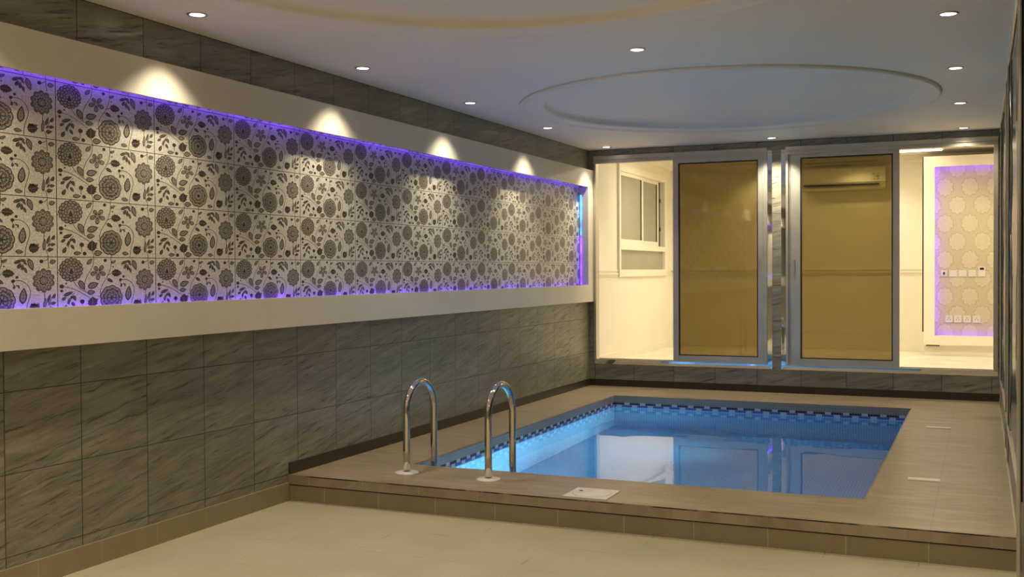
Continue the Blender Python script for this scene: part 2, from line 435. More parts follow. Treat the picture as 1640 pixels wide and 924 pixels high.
# floral tile design, drawn on one tile (u 0..1 across, v 0..1 up), repeated on every tile
TW, TH = .6905, .2902
def uv(px, py):
    u = (px-30)/840.; top = 385 + 45*u; bot = 880 + 6*u
    return u*TW, (1-(py-top)/(bot-top))*TH
FACES = []     # (list of (y, z), layer, material)
def poly(pts, layer, mi): FACES.append(([uv(*p) for p in pts], layer, mi))
def leaf(cx, cy, ln, wd, ang, dark=1, serr=False, vein=True):
    a = math.radians(ang); n = 9; pl = []; pr = []
    for i in range(n+1):
        s = i/n; hw = wd/2*math.sin(PI*s**.8)**.8*(1 if not serr else (1.12 if i % 2 else .86))
        pl.append((s-.5, hw)); pr.append((s-.5, -hw))
    def T(s, h, k=1.): return (cx + (s*ln*math.cos(a) + h*math.sin(a))*k, cy - (s*ln*math.sin(a) - h*math.cos(a))*k)
    out = [T(s, h) for s, h in pl] + [T(s, h) for s, h in pr[1:-1][::-1]]
    poly(out, 1, 1)
    if dark == 0:
        inn = [T(s*.82, h*.66) for s, h in pl] + [T(s*.82, h*.66) for s, h in pr[1:-1][::-1]]
        poly(inn, 2, 2)
    if vein:
        poly([T(-.46, -1.3), T(.40, -.8), T(.40, .8), T(-.46, 1.3)], 3, 1 if dark == 0 else 3)
        if dark == 0:
            for s in (-.2, 0, .2):
                poly([T(s, 0), T(s+.02, 0), T(s+.12, wd*.28/1), T(s+.10, wd*.28/1)], 3, 1)
                poly([T(s, 0), T(s+.02, 0), T(s+.12, -wd*.28/1), T(s+.10, -wd*.28/1)], 3, 1)
def dot(cx, cy, r, mi=1, layer=1, rx=1.):
    poly([(cx + r*rx*math.cos(2*PI*i/10), cy + r*math.sin(2*PI*i/10)) for i in range(10)], layer, mi)
def stem(pts, wd=4.2):
    P = []
    for i in range(len(pts)-1):      # Catmull-Rom
        p0 = pts[max(i-1, 0)]; p1 = pts[i]; p2 = pts[i+1]; p3 = pts[min(i+2, len(pts)-1)]
        for k in range(6):
            s = k/6
            P.append(tuple(.5*((2*p1[j]) + (-p0[j]+p2[j])*s + (2*p0[j]-5*p1[j]+4*p2[j]-p3[j])*s*s + (-p0[j]+3*p1[j]-3*p2[j]+p3[j])*s**3) for j in (0, 1)))
    P.append(pts[-1])
    for a, b in zip(P, P[1:]):
        dx, dy = b[0]-a[0], b[1]-a[1]; ll = math.hypot(dx, dy) or 1; nx_, ny_ = -dy/ll*wd/2, dx/ll*wd/2
        poly([(a[0]+nx_, a[1]+ny_), (b[0]+nx_, b[1]+ny_), (b[0]-nx_, b[1]-ny_), (a[0]-nx_, a[1]-ny_)], 0, 1)
def petal(cx, cy, r0, r1, wd, a, sy, layer, edge=1, fill=2, inset=.74):
    for kk, mi, ly in ((1., edge, layer), (inset, fill, layer+1)):
        rm = (r0+r1)/2; pts = []
        for i in range(12):
            t_ = 2*PI*i/12; rr = rm + (r1-r0)/2*math.cos(t_)*kk; ww = wd/2*math.sin(t_)*kk*(1+.18*math.cos(t_))
            pts.append((cx + rr*math.cos(a) - ww*math.sin(a), cy + (rr*math.sin(a) + ww*math.cos(a))*sy))
        poly(pts, ly, mi)
# chrysanthemum
dot(135, 495, 98, 2, 1, .97)
lay = 2
for r, n_, l_ in ((92, 16, 40), (70, 13, 36), (48, 10, 32), (28, 7, 26)):
    for i in range(n_):
        petal(135, 498, r-l_, r+6, r*2*PI/n_*.98, 2*PI*i/n_+r*.7, 1.06, lay, 1, 2, .70)
    lay += 2
dot(135, 520, 18, 1, lay, .8)
# double flower
lay = 1
for r, n_, l_ in ((98, 9, 62), (66, 8, 46), (38, 6, 34)):
    for i in range(n_):
        petal(465, 755, r-l_, r, r*2*PI/n_*1.05, 2*PI*i/n_+r*.31+.3, 1.12, lay, 1, 2, .80)
        if r > 50: petal(465, 755, r-l_*.8, r-l_*.35, r*2*PI/n_*.35, 2*PI*i/n_+r*.31+.3, 1.12, lay+2, 1, 2, .5)
    lay += 4
dot(465, 755, 14, 1, lay)
# daisy
lay = 1
for i in range(10): petal(765, 610, 22, 84, 44, 2*PI*i/10+.3, 1.13, lay, 1, 2, .80)
for i in range(10): petal(765, 610, 44, 74, 20, 2*PI*i/10+.3, 1.13, lay+2, 1, 3, .62)
dot(765, 610, 32, 1, lay+5, .95); dot(765, 610, 28, 2, lay+6, .95)
for i in range(8): dot(765+17*math.cos(i*.785), 610+19*math.sin(i*.785), 3.4, 1, lay+7)
# small five-petal flower
for i in range(5): petal(355, 528, 10, 66 if i != 2 else 56, 36, 2*PI*i/5 + 1.62, 1.05, 1, 1, 2, .74)
for i in range(5): petal(355, 528, 6, 46, 5, 2*PI*i/5 + 1.62, 1.05, 3, 1, 1, .6)
dot(355, 528, 9, 3, 5)
for a in ((285, 435, 66, 34, 48, 0), (487, 446, 46, 24, 30, 0), (455, 605, 60, 28, -32, 1), (672, 482, 98, 42, -72, 0), (835, 466, 52, 36, 12, 0),
          (220, 635, 96, 48, -62, 0), (312, 640, 96, 56, 18, 0), (296, 700, 68, 42, 2, 0), (188, 848, 66, 34, 4, 0), (357, 845, 72, 50, 6, 0),
          (615, 722, 128, 56, 84, 0), (592, 848, 60, 32, -6, 0), (772, 790, 96, 26, 84, 0),
          (112, 703, 84, 30, 22, 1), (78, 742, 46, 24, 36, 1), (160, 742, 52, 26, -68, 1), (118, 762, 66, 22, 70, 1), (150, 795, 50, 24, -60, 1), (86, 822, 60, 30, 66, 1), (135, 738, 42, 18, 50, 1),
          (583, 455, 66, 26, 20, 1), (618, 448, 50, 22, -10, 1), (590, 488, 50, 26, 64, 1), (612, 500, 54, 22, 88, 1), (634, 525, 50, 20, -70, 1), (632, 470, 40, 18, -50, 1),
          (842, 735, 46, 24, 66, 1), (803, 752, 76, 22, 72, 1), (836, 790, 46, 24, 8, 1), (817, 830, 54, 28, 12, 1), (806, 790, 40, 12, 60, 1),
          (552, 650, 34, 18, 78, 1), (584, 650, 32, 14, -80, 1), (340, 765, 30, 20, 20, 1)):
    leaf(*a)
leaf(513, 543, 88, 62, -6, 1, True); leaf(306, 782, 92, 80, 86, 1, True); leaf(697, 820, 80, 72, 10, 1, True)
for x_ in (672, 686, 700, 714, 726): poly([(x_-7, 800), (x_+7, 800), (x_+3, 778)], 1, 1)
for a in ((415, 430, 14), (750, 460, 15), (60, 638, 18), (60, 676, 12), (95, 615, 7), (222, 775, 19), (245, 850, 16), (545, 604, 13), (572, 576, 11), (570, 640, 6), (482, 488, 6), (20+15, 520, 5)):
    dot(*a)
for pts in ([(318, 390), (312, 470), (262, 560), (240, 640), (246, 690), (262, 700)], [(463, 412), (464, 480), (432, 570), (388, 640), (370, 700), (372, 732), (350, 735)], [(62, 638), (130, 655), (200, 690), (282, 745)],
            [(545, 604), (600, 604), (648, 640), (668, 700), (648, 780), (636, 830), (632, 884)], [(774, 690), (770, 760), (778, 820), (792, 850), (800, 886)], [(798, 425), (800, 470), (806, 520)],
            [(306, 815), (316, 850), (320, 882)], [(222, 775), (222, 835)], [(468, 860), (466, 884)], [(150, 590), (180, 640), (240, 690)], [(755, 460), (780, 455), (798, 440)], [(540, 606), (552, 650)], [(642, 428), (668, 460)],
            [(118, 800), (125, 740), (160, 700)], [(432, 560), (470, 545)], [(812, 850), (812, 790), (826, 740)], [(464, 440), (487, 446)]):
    stem(pts)
def mat_tile(name, c, rough=.33, joints=False):
    k = N(name); X = k.xyz(); y, z = X[1], X[2]
    n = k.noise(k.comb(y, z), 90, 3); n2 = k.noise(k.comb(k.math('MULTIPLY', y, 60), k.math('MULTIPLY', z, 60)), 3, 2)
    lo = tuple(v*.82 for v in c); hi = tuple(v*1.12 for v in c)
    col = k.ramp(n, [(.35, lo), (.65, hi)])
    if joints:
        j = k.math('MAXIMUM', k.line(y, TW, 3.261, .0045), k.line(z, TH, 1.582, .0035))
        col = k.mix(j, col, (.05, .042, .03))
    k.base(col); k.b.inputs['Roughness'].default_value = rough; k.bump(n2, .0008, .5); return k.m
TM = [mat_tile('floral_tile_ground', (.58, .55, .45), .28, True), mat_tile('floral_tile_dark', (.062, .050, .036)), mat_tile('floral_tile_mid', (.27, .245, .195)), mat_tile('floral_tile_pale', (.34, .31, .25))]
XP = -4.213
verts, faces, mis = [], [], []
def addf(pts, mi):
    b_ = len(verts); verts.extend(pts); faces.append(list(range(b_, b_+len(pts)))); mis.append(mi)
ylo, yhi, zlo, zhi = YS, 11.484, 1.25, 2.555
addf([(XP, ylo, zlo), (XP, yhi, zlo), (XP, yhi, zhi), (XP, ylo, zhi)], 0)
addf([(XP-.004, ylo, zlo), (XP-.004, ylo, zhi), (XP-.004, yhi, zhi), (XP-.004, yhi, zlo)], 0)
def clip(pts):
    for ax, lim, sg in ((0, yhi, 1), (1, zhi, 1), (1, zlo, -1), (0, ylo, -1)):
        out = []
        for i in range(len(pts)):
            a, b_ = pts[i-1], pts[i]; da, db = (a[ax]-lim)*sg, (b_[ax]-lim)*sg
            if (da <= 0) != (db <= 0):
                t_ = da/(da-db); out.append((a[0]+(b_[0]-a[0])*t_, a[1]+(b_[1]-a[1])*t_))
            if db <= 0: out.append(b_)
        pts = out
        if len(pts) < 3: return None
    return pts
for ci in range(-1, 12):                # tiles from just outside the left edge of the view to the far end
    for ri in range(-2, 4):
        oy = 3.261 + ci*TW; oz = 1.582 + ri*TH
        if oz > zhi or oz+TH < zlo: continue
        for pts, ly, mi in FACES:
            q = [(oy+p[0], oz+p[1]) for p in pts]
            if max(p[0] for p in q) > yhi or max(p[1] for p in q) > zhi or min(p[1] for p in q) < zlo:
                q = clip(q)
                if not q: continue
            addf([(XP + .0004 + ly*.00022, p[0], p[1]) for p in q], mi)
me = bpy.data.meshes.new('floral_tile_panel'); me.from_pydata(verts, [], faces)
for m in TM: me.materials.append(m)
me.polygons.foreach_set('material_index', mis); me.update()
o = bpy.data.objects.new('floral_tile_panel', me); COL.objects.link(o)
tag(o, 'long panel of grey floral patterned tiles recessed inside the white wall frame', 'tile panel')

def strip(name, pts, m, label):
    bm = bmesh.new()
    for a in pts: box(bm, *a)
    return tag(obj(name, bm, m), label, 'led strip')
strip('led_strip', [(XP+.022, XP+.034, YS, ye, 2.492, 2.502)], M['led_y'], 'violet led strip glowing along the top edge of the floral tile recess')
strip('led_strip', [(XP+.022, XP+.034, YS, ye, 1.306, 1.316)], M['led_y'], 'violet led strip glowing along the bottom edge of the floral tile recess')
strip('led_strip', [(XP+.014, XP+.026, ye-.014, ye-.004, 1.34, 1.90)], M['led_z'], 'violet lower half of the upright led strip at the far end of the floral recess')
strip('led_strip', [(XP+.014, XP+.026, ye-.014, ye-.004, 1.905, 2.36)], M['led_blue'], 'cyan upper half of the upright led strip at the far end of the floral recess')

# ---------------------------------------------------------------- recessed ceiling spots
def make_downlight():
    root = empty('downlight')
    bm = bmesh.new(); lathe(bm, [(.056, 0), (.056, -.004), (.050, -.007), (.043, -.006), (.040, -.001), (.040, 0)], 32)
    obj('trim_ring', bm, M['satin'], root, True)
    bm = bmesh.new(); lathe(bm, [(0, -.0035), (.040, -.0035)], 32); bmesh.ops.recalc_face_normals(bm, faces=bm.faces)
    obj('lamp', bm, M['lamp'], root)
    return root
proto = make_downlight()
def spotlight(name, loc, W, size=1.70, blend=.65, parent=None, col=WARM, rad=.03):
    ld = bpy.data.lights.new(name, 'SPOT'); ld.energy = W; ld.color = col; ld.spot_size = size; ld.spot_blend = blend; ld.shadow_soft_size = rad
    o = bpy.data.objects.new(name, ld); COL.objects.link(o); o.location = loc
    if parent: o.parent = parent
    return o
used = [False]
def downlight(x, y, z, label, group, W, size=1.70, blend=.65, col=WARM):
    if not used[0]: r = proto; used[0] = True
    else:
        r = proto.copy(); COL.objects.link(r)
        for ch in [c for c in proto.children if c.type == 'MESH']:
            c = ch.copy(); COL.objects.link(c); c.parent = r
    r.location = (x, y, z); tag(r, label, 'ceiling light', group)
    spotlight('beam', (0, 0, -.012), W, size, blend, r, col)
GL = 'recessed spots along the floral wall'
for y, lb in ((4.586, 'recessed round ceiling spot above the floral wall, nearest to the camera'),
              (6.261, 'recessed round ceiling spot above the floral wall, second from the front'),
              (7.925, 'recessed round ceiling spot above the floral wall, middle one of the five in view'),
              (9.63, 'recessed round ceiling spot above the floral wall, second from the glass doors'),
              (11.40, 'recessed round ceiling spot at the corner of floral wall and door wall')):
    downlight(-3.858, y, CE, lb, GL, SPOT_W*1.3, 1.66, .75)
GR = 'recessed spots along the right wall'
for y, lb in ((6.287, 'recessed round ceiling spot by the right wall, nearest to the camera'),
              (8.0, 'recessed round ceiling spot by the right wall, second from the front'),
              (9.7, 'recessed round ceiling spot by the right wall, second from the doors'),
              (11.42, 'recessed round ceiling spot in the right corner above the right glass door')):
    downlight(-.172, y, CE, lb, GR, SPOT_W*.72, 2.5, .8)
GM = 'recessed spots on the middle line of the ceiling'
downlight(-1.985, 6.47, CE, 'recessed round ceiling spot between the two ceiling circles', GM, SPOT_W*.9, 2.5, .8)
downlight(-2.03, 11.40, CE, 'recessed round ceiling spot above the tiled pillar between the doors', GM, SPOT_W*2.6, 1.9, .6)
GB = 'recessed spots behind the camera'
for x, y in ((-3.858, 2.9), (-3.858, 1.2), (-3.858, -.5), (-.172, 4.6), (-.172, 2.9), (-.172, 1.2), (-1.985, 1.8), (-1.985, -.5)):
    downlight(x, y, CE, 'recessed round ceiling spot nearer than the view, out of frame', GB, REAR_W, 2.3, .7)

# ---------------------------------------------------------------- pool lights (in the right pool wall) and deck lids
for i, (y, lb) in enumerate(((7.185, 'round underwater lamp in the right pool wall below the nearer white deck lid'), (9.585, 'round underwater lamp in the right pool wall below the farther white deck lid'))):
    root = empty('pool_light', (PX1-.006, y, -.24)); tag(root, lb, 'pool light', 'underwater pool lamps')
    bm = bmesh.new(); lathe(bm, [(.125, 0), (.125, .012), (.115, .022), (.095, .022), (.09, .014)], 36)
    ringo = obj('trim_ring', bm, M['satin'], root, True); ringo.rotation_euler = (0, -PI/2, 0)
    bm = bmesh.new(); lathe(bm, [(.09, .014), (.06, .026), (0, .032)], 36)
    lens = obj('lens', bm, M['pool_lens'], root, True); lens.rotation_euler = (0, -PI/2, 0)
    ld = bpy.data.lights.new('lamp_beam', 'AREA'); ld.shape = 'DISK'; ld.size = .16; ld.energy = POOL_W*(2.2 if i == 0 else 1.); ld.color = (.66, .93, 1.0); ld.spread = 1.15
    lo = bpy.data.objects.new('lamp_beam', ld); COL.objects.link(lo); lo.parent = root; lo.location = (-.036, 0, 0); lo.rotation_euler = (0, PI/2, 0)
for y, lb in ((7.185, 'small white rectangular lid set in the right deck, the nearer one'), (9.585, 'small white rectangular lid set in the right deck, the one near the doors')):
    root = empty('deck_lid', (-.335, y, DK)); tag(root, lb, 'lid', 'white lids in the right deck')
    obj('lid_frame', boxes([(-.095, .095, -.042, -.034, 0, .004), (-.095, .095, .034, .042, 0, .004), (-.095, -.087, -.034, .034, 0, .004), (.087, .095, -.034, .034, 0, .004)]), M['white_plastic'], root)
    obj('lid_plate', boxes([(-.086, .086, -.033, .033, 0, .005)], .001), M['white_plastic'], root)
# skimmer cover by the front edge of the pool
root = empty('skimmer_cover', (-2.125, 5.985, DK)); tag(root, 'square white skimmer cover with a round lid on the front deck', 'skimmer cover')
bm = bmesh.new(); box(bm, -.135, .135, -.135, .135, 0, .006, bev=.002); obj('cover_frame', bm, M['white_plastic'], root)
bm = bmesh.new(); lathe(bm, [(.118, .006), (.118, .009), (.108, .011), (.104, .0085), (.098, .0105), (0, .011)], 48); obj('round_lid', bm, M['white_plastic'], root, True)
bm = bmesh.new(); lathe(bm, [(.013, .0112), (.011, .0125), (0, .0125)], 16, (-.075, .02)); obj('finger_hole', bm, M['dark'], root)

# ---------------------------------------------------------------- pool ladder handrails
def handrail(x, lb):
    root = empty('handrail', (x, 6.165, DK)); tag(root, lb, 'handrail', 'steel pool handrails')
    r = .0235; y1 = .385; zt = .585; rr = y1/2; pts = [(0, 0, 0), (0, 0, .15), (0, 0, zt-rr-.02)]
    for i in range(25):
        a = PI - PI*i/24; pts.append((0, rr + rr*math.cos(a), zt - rr + rr*math.sin(a)))
    pts += [(0, y1, .2), (0, y1, 0.), (0, y1, -.55)]
    bm = bmesh.new(); tube(bm, pts, r, 24); obj('bent_tube', bm, M['chrome'], root, True)
    bm = bmesh.new(); lathe(bm, [(.078, 0), (.077, .003), (.060, .006), (.034, .007), (.027, .009), (.0236, .009)], 36); obj('floor_flange', bm, M['white_plastic'], root, True)
handrail(-3.484, 'bent stainless steel pool handrail nearer the floral wall')
handrail(-2.888, 'bent stainless steel pool handrail nearer the skimmer cover')
# ---------------------------------------------------------------- glazed sliding doors in the end wall
def door(name, x0, x1, sx0, sx1, gx0, gx1, side, lb):
    root = tag(empty(name, ((x0+x1)/2, B, OZ0)), kind='structure')
    root['label'] = lb
    def P(bm): 
        for v in bm.verts: v.co -= root.location
        return bm
    yf, yb = B-.022, B+.085
    w_ = .045
    bm = bmesh.new()
    box(bm, x0, x0+w_*.55, yf, yb, OZ0+.03, OZ1); box(bm, x1-w_*.9, x1, yf, yb, OZ0+.03, OZ1)
    box(bm, x0+w_*.55, x1-w_*.9, yf, yb, OZ1-.052, OZ1); box(bm, x0, x1, yf, B+.001, OZ0+.029, OZ0+.034); box(bm, x0, x1, B, yb, OZ0, OZ0+.03)
    if side < 0: box(bm, x0+w_*.55, sx0-.001, B+.006, yb, OZ0+.03, OZ1-.052); box(bm, x0+w_*.55+.012, x0+w_*.55+.018, B-.006, B+.006, OZ0+.034, OZ1-.052)
    box(bm, x0, x1, yf-.014, yf, OZ1-.016, OZ1+.028); box(bm, x0, x1, yf-.010, yf, OZ1-.056, OZ1-.044)
    for yy in (B+.012, B+.045): box(bm, x0+w_, x1-w_, yy, yy+.008, OZ0+.03, OZ0+.042)
    obj('door_frame', P(bm), M['alu'], root)
    # sliding leaf
    a, b_ = B-.016, B+.022; zt, zb = OZ1-.054, OZ0+.032
    gz0, gz1 = .556, 2.682
    bm = bmesh.new()
    box(bm, sx0, gx0-.010, a, b_, zb, zt, bev=.003); box(bm, gx1+.010, sx1, a, b_, zb, zt, bev=.003)
    box(bm, gx0-.010, gx1+.010, a, b_, zb, gz0-.01, bev=.003); box(bm, gx0-.010, gx1+.010, a, b_, gz1+.01, zt, bev=.003)
    leafo = obj('sliding_panel', P(bm), M['alu'], root)
    bm = bmesh.new()
    for q in ((gx0-.010, gx0+.004, gz0-.01, gz1+.01), (gx1-.002, gx1+.010, gz0-.01, gz1+.01)): box(bm, q[0], q[1], a+.008, b_-.008, q[2], q[3])
    for q in ((gz0-.010, gz0+.002), (gz1-.004, gz1+.010)): box(bm, gx0+.004, gx1-.002, a+.008, b_-.008, q[0], q[1])
    obj('gasket', P(bm), M['gasket'], leafo)
    g = obj('glass_pane', P(bx(gx0+.002, gx1, B-.001, B+.005, gz0, gz1)), M['bronze'], leafo)
    g['label'] = 'bronze tinted glass'
    bm = bmesh.new(); hx = sx1-.03 if side > 0 else sx0+.03
    box(bm, hx-.008, hx+.008, a-.010, a, 1.44, 1.60, bev=.002); obj('door_handle', P(bm), M['satin'], leafo)
    return root
door('door_1', O1[0], O1[1], -3.172, -2.172, -3.10, -2.238, 1, 'left aluminium sliding door, its bronze glass leaf slid to the pillar')
door('door_2', O2[0], O2[1], -1.872, -.782, -1.768, -.856, -1, 'right aluminium sliding door, its bronze glass leaf slid to the pillar')
# bevelled mirror strips round each opening
def mirror_trim(name, x0, x1, left, right):
    w_ = .050; bm = bmesh.new()
    def quad(p): bm.faces.new([bm.verts.new(q) for q in p])
    zb, zt = OZ0+.028, OZ1; yo, yi = B-.001, B-.003
    def prism(pts, d):      # front face pts, given depth to the wall
        f = [bm.verts.new(p) for p in pts]; b_ = [bm.verts.new((p[0], B, p[2])) for p in pts]
        bm.faces.new(f); bm.faces.new(b_[::-1])
        for i in range(4): bm.faces.new((f[i-1], f[i], b_[i], b_[i-1]))
    tilt = w_*math.tan(math.radians(6.5))
    ax = x0-(w_ if left else 0); bxr = x1+(w_ if right else 0)
    prism([(ax, B-.002, zb-w_), (bxr, B-.002, zb-w_), (x1, B-.002-tilt, zb), (x0, B-.002-tilt, zb)], 0)
    if left: prism([(x0-w_, B-.004, zb-w_), (x0, B-.004, zb), (x0, B-.004, zt), (x0-w_, B-.004, zt)], 0)
    if right: prism([(x1, B-.004, zb), (x1+w_, B-.004, zb-w_), (x1+w_, B-.004, zt), (x1, B-.004, zt)], 0)
    bmesh.ops.recalc_face_normals(bm, faces=bm.faces)
    struct(name, bm, M['mirror'])
mirror_trim('trim_4', O1[0], O1[1]+.002, False, True)
mirror_trim('trim_5', O2[0]-.002, O2[1], True, False)

# ---------------------------------------------------------------- right wall: mirrored bays and metal uprights
def bay(y0, y1, lb, seed):
    root = empty('wall_mirror', (R+.012, (y0+y1)/2, .445)); tag(root, lb, 'mirror', 'bronze mirrors on the right wall')
    h = CE-.036-.445
    obj('mirror_glass', bx(-.006, 0, -(y1-y0)/2, (y1-y0)/2, 0, h), M['darkmirror'], root)
    rnd = random.Random(seed); bm = bmesh.new()
    for k in range(3):
        yc = rnd.uniform(-.35, .35)*(y1-y0); pts = []
        for i in range(40):
            z = .02 + (h-.04)*i/39; pts.append((-.009, yc + .16*math.sin(i*.33 + k*2) + .05*math.sin(i*.9), z))
        tube(bm, pts, .006, 6)
        for i in range(4, 38, 5):
            p = pts[i]; s = 1 if i % 2 else -1
            q = [(-.0075, p[1] + s*(.02 + .16*t_) , p[2] + .05 + .10*t_ + hh*.035*math.sin(PI*t_)) for t_, hh in ((0, 0), (.3, 1), (.7, 1), (1, 0), (.7, -1), (.3, -1))]
            bm.faces.new([bm.verts.new(v) for v in q])
    obj('etched_vine', bm, M['etch'], root)
bay(8.64, 11.03, 'dark bronze mirror panel with etched vines, the one nearest the glass doors', 1)
bay(5.66, 7.93, 'dark bronze mirror panel with etched vines beside the middle of the pool', 2)
bay(3.42, 5.43, 'dark bronze mirror panel at the right edge of the picture, in front of the step', 3)
for y, lb in ((11.04, 'slim steel upright strip on the right wall next to the glass door'), (8.63, 'slim steel upright strip on the right wall at the middle pier, far side'),
              (7.94, 'slim steel upright strip on the right wall at the middle pier, near side'), (5.65, 'slim steel upright strip on the right wall above the deck step, bright edge'), (5.44, 'slim steel upright strip on the right wall at the very edge of the picture')):
    tag(obj('metal_upright', boxes([(R-.012, R, y-.012, y+.012, DK+.021 if y > ST else .02, CE-.036)], .003), M['satin']), lb, 'metal strip', 'steel uprights on the right wall')

# ---------------------------------------------------------------- bright room behind the doors
LX = -4.15
struct('floor_room', bx(LX-.2, HX1, B+.11, HY1+.1, RF-.06, RF), M['cream_floor'])
struct('ceiling_room', bx(LX-.2, HX1, B+.11, HY1+.1, RC, RC+.06), M['cream_wall'])
bm = bmesh.new()
WY0, WY1, WZ0, WZ1 = 12.72, 14.80, 1.46, 2.80          # window opening in the side wall
for a in ((LX-.2, LX, B+.11, HY1, RF, WZ0), (LX-.2, LX, B+.11, HY1, WZ1, RC), (LX-.2, LX, B+.11, WY0, WZ0, WZ1), (LX-.2, LX, WY1, HY1, WZ0, WZ1)): box(bm, *a)
struct('wall_room_left', bm, M['cream_wall'])
struct('wall_room_far', bx(LX-.2, HX1, HY1, HY1+.1, RF, RC), M['cream_wall'])
struct('wall_room_right', bx(HX1, HX1+.1, B+.11, HY1+.1, RF, RC), M['cream_wall'])
struct('wall_room_near', bx(R+.11, HX1, B+.06, B+.11, RF, RC), M['cream_wall'])
# dado rail and skirting
q_ = 14.5/13.93
yF = 14.5; fx0, fx1, ix0, ix1 = -.655*q_, 2.25, -.531*q_, 2.12; fz0, fz1, iz0, iz1 = [1.5+(v_-1.5)*q_ for v_ in (.575, 2.862, .690, 2.735)]
bm = bmesh.new()
for z_, d in ((1.425, .010), (1.447, .018), (1.49, .012)):
    box(bm, LX, LX+d, B+.11, WY0-.06, z_, z_+.02); box(bm, LX, HX1, HY1-d, HY1, z_, z_+.02);
    box(bm, LX, LX+d, WY1+.06, HY1, z_, z_+.02)
struct('trim_6', bm, M['cream_trim'])
struct('baseboard_room', boxes([(LX, LX+.012, B+.15, HY1, RF, RF+.09), (LX, fx0-.02, HY1-.012, HY1, RF, RF+.09)], .002), M['cream_trim'])
struct('trim_7', boxes([(LX, HX1, HY1-.09, HY1, RC-.05, RC), (LX, HX1, HY1-.05, HY1, RC-.09, RC-.05), (LX, LX+.07, B+.15, HY1, RC-.07, RC)], .004), M['cream_trim'])
# side window
root = tag(empty('window_1', (LX, (WY0+WY1)/2, WZ0)), kind='structure')
def P(bm):
    for v in bm.verts: v.co -= root.location
    return bm
bm = bmesh.new(); f_ = .05
for a in ((WY0-.05, WY1+.05, WZ0-.04, WZ0+.05), (WY0-.05, WY1+.05, WZ1-.06, WZ1+.03), (WY0-.05, WY0+.02, WZ0+.05, WZ1-.06), (WY1-.05, WY1+.05, WZ0+.05, WZ1-.06), (WY0+.02, WY1-.05, 1.76, 1.83)):
    box(bm, LX-.05, LX+.03, a[0], a[1], a[2], a[3], bev=.004)
fr = obj('window_frame', P(bm), M['cream_trim'], root)
for j, (y0, y1, z0_, z1_, dx) in enumerate(((WY0+.02, 13.76, 1.83, 2.75, .0), (13.72, WY1-.20, 1.83, 2.75, -.03))):
    bm = bmesh.new(); s_ = .055
    for a in ((y0, y1, z0_, z0_+s_+.01), (y0, y1, z1_-s_, z1_), (y0, y0+s_*.8, z0_+s_, z1_-s_), (y1-s_, y1, z0_+s_, z1_-s_)): box(bm, LX-.03+dx, LX+.008+dx, a[0], a[1], a[2], a[3], bev=.003)
    sash = obj('sash', P(bm), M['cream_trim'], root)
    obj('glass_pane', P(bx(LX-.016+dx, LX-.010+dx, y0+s_*.8, y1-s_, z0_+s_, z1_-s_)), M['frost'], sash)
    obj('gasket', P(boxes([(LX-.012+dx, LX-.002+dx, y1-s_-.014, y1-s_, z0_+s_, z1_-s_)])), M['gasket'], sash)
obj('glass_pane', P(bx(LX-.020, LX-.012, WY0+.02, WY1-.05, WZ0+.05, 1.76)), M['frost'], root)
obj('track', P(bx(LX-.09, LX-.05, WY0, WY1, WZ0, WZ1)), M['gasket'], root)
bm = bmesh.new()
for z_ in (2.45, 2.05): box(bm, LX-.02, LX-.008, 14.62, 14.65, z_, z_+.05)
obj('latch', P(bm), M['dark'], root)
# framed wallpaper feature with violet light

bm = bmesh.new()
for a in ((fx0, ix0, fz0, fz1), (ix1, fx1, fz0, fz1), (ix0, ix1, fz0, iz0), (ix0, ix1, iz1, fz1)): box(bm, a[0], a[1], yF, yF+.03, a[2], a[3])
for a in ((fx0, fx0+.02, fz0, fz1), (fx1-.02, fx1, fz0, fz1), (fx0+.02, fx1-.02, fz0, fz0+.02), (fx0+.02, fx1-.02, fz1-.02, fz1)): box(bm, a[0], a[1], yF+.03, HY1, a[2], a[3])
struct('trim_8', bm, M['cream_trim'])
struct('trim_9', boxes([(fx0, fx1, yF+.05, HY1, RF, fz0-.003)], .003), M['cream_trim'])
tag(obj('wallpaper_panel', bx(fx0+.02, fx1-.02, yF+.10, yF+.12, fz0+.02, fz1-.02), M['damask']), 'gold damask wallpaper panel framed by violet light in the room behind the right door', 'wallpaper panel')
strip('led_strip', [(ix0-.018, ix0-.008, yF+.035, yF+.047, iz0, iz1)], M['led_rz'], 'violet led strip along the left side of the damask wallpaper panel')
strip('led_strip', [(ix0, ix1, yF+.035, yF+.047, iz1+.008, iz1+.018)], M['led_rx'], 'violet led strip along the top of the damask wallpaper panel')
strip('led_strip', [(ix0, ix1, yF+.035, yF+.047, iz0-.018, iz0-.008)], M['led_rx'], 'violet led strip along the bottom of the damask wallpaper panel')
tag(obj('mirror_upright', boxes([(fx0-.016, fx0-.001, yF+.002, yF+.02, .70, fz1)], .001), M['darkmirror']), 'narrow dark mirror strip on the left edge of the cream frame around the damask wallpaper', 'mirror strip')
tag(obj('shade_bar', boxes([(fx0+.03, fx0+.19, yF+.002, yF+.03, fz0-.015, fz0-.001)]), M['dark']), 'short dark bar standing in for shade under the cream wallpaper frame, left end', 'painted shade')  # solid dark bar drawn in place of the shade below the frame
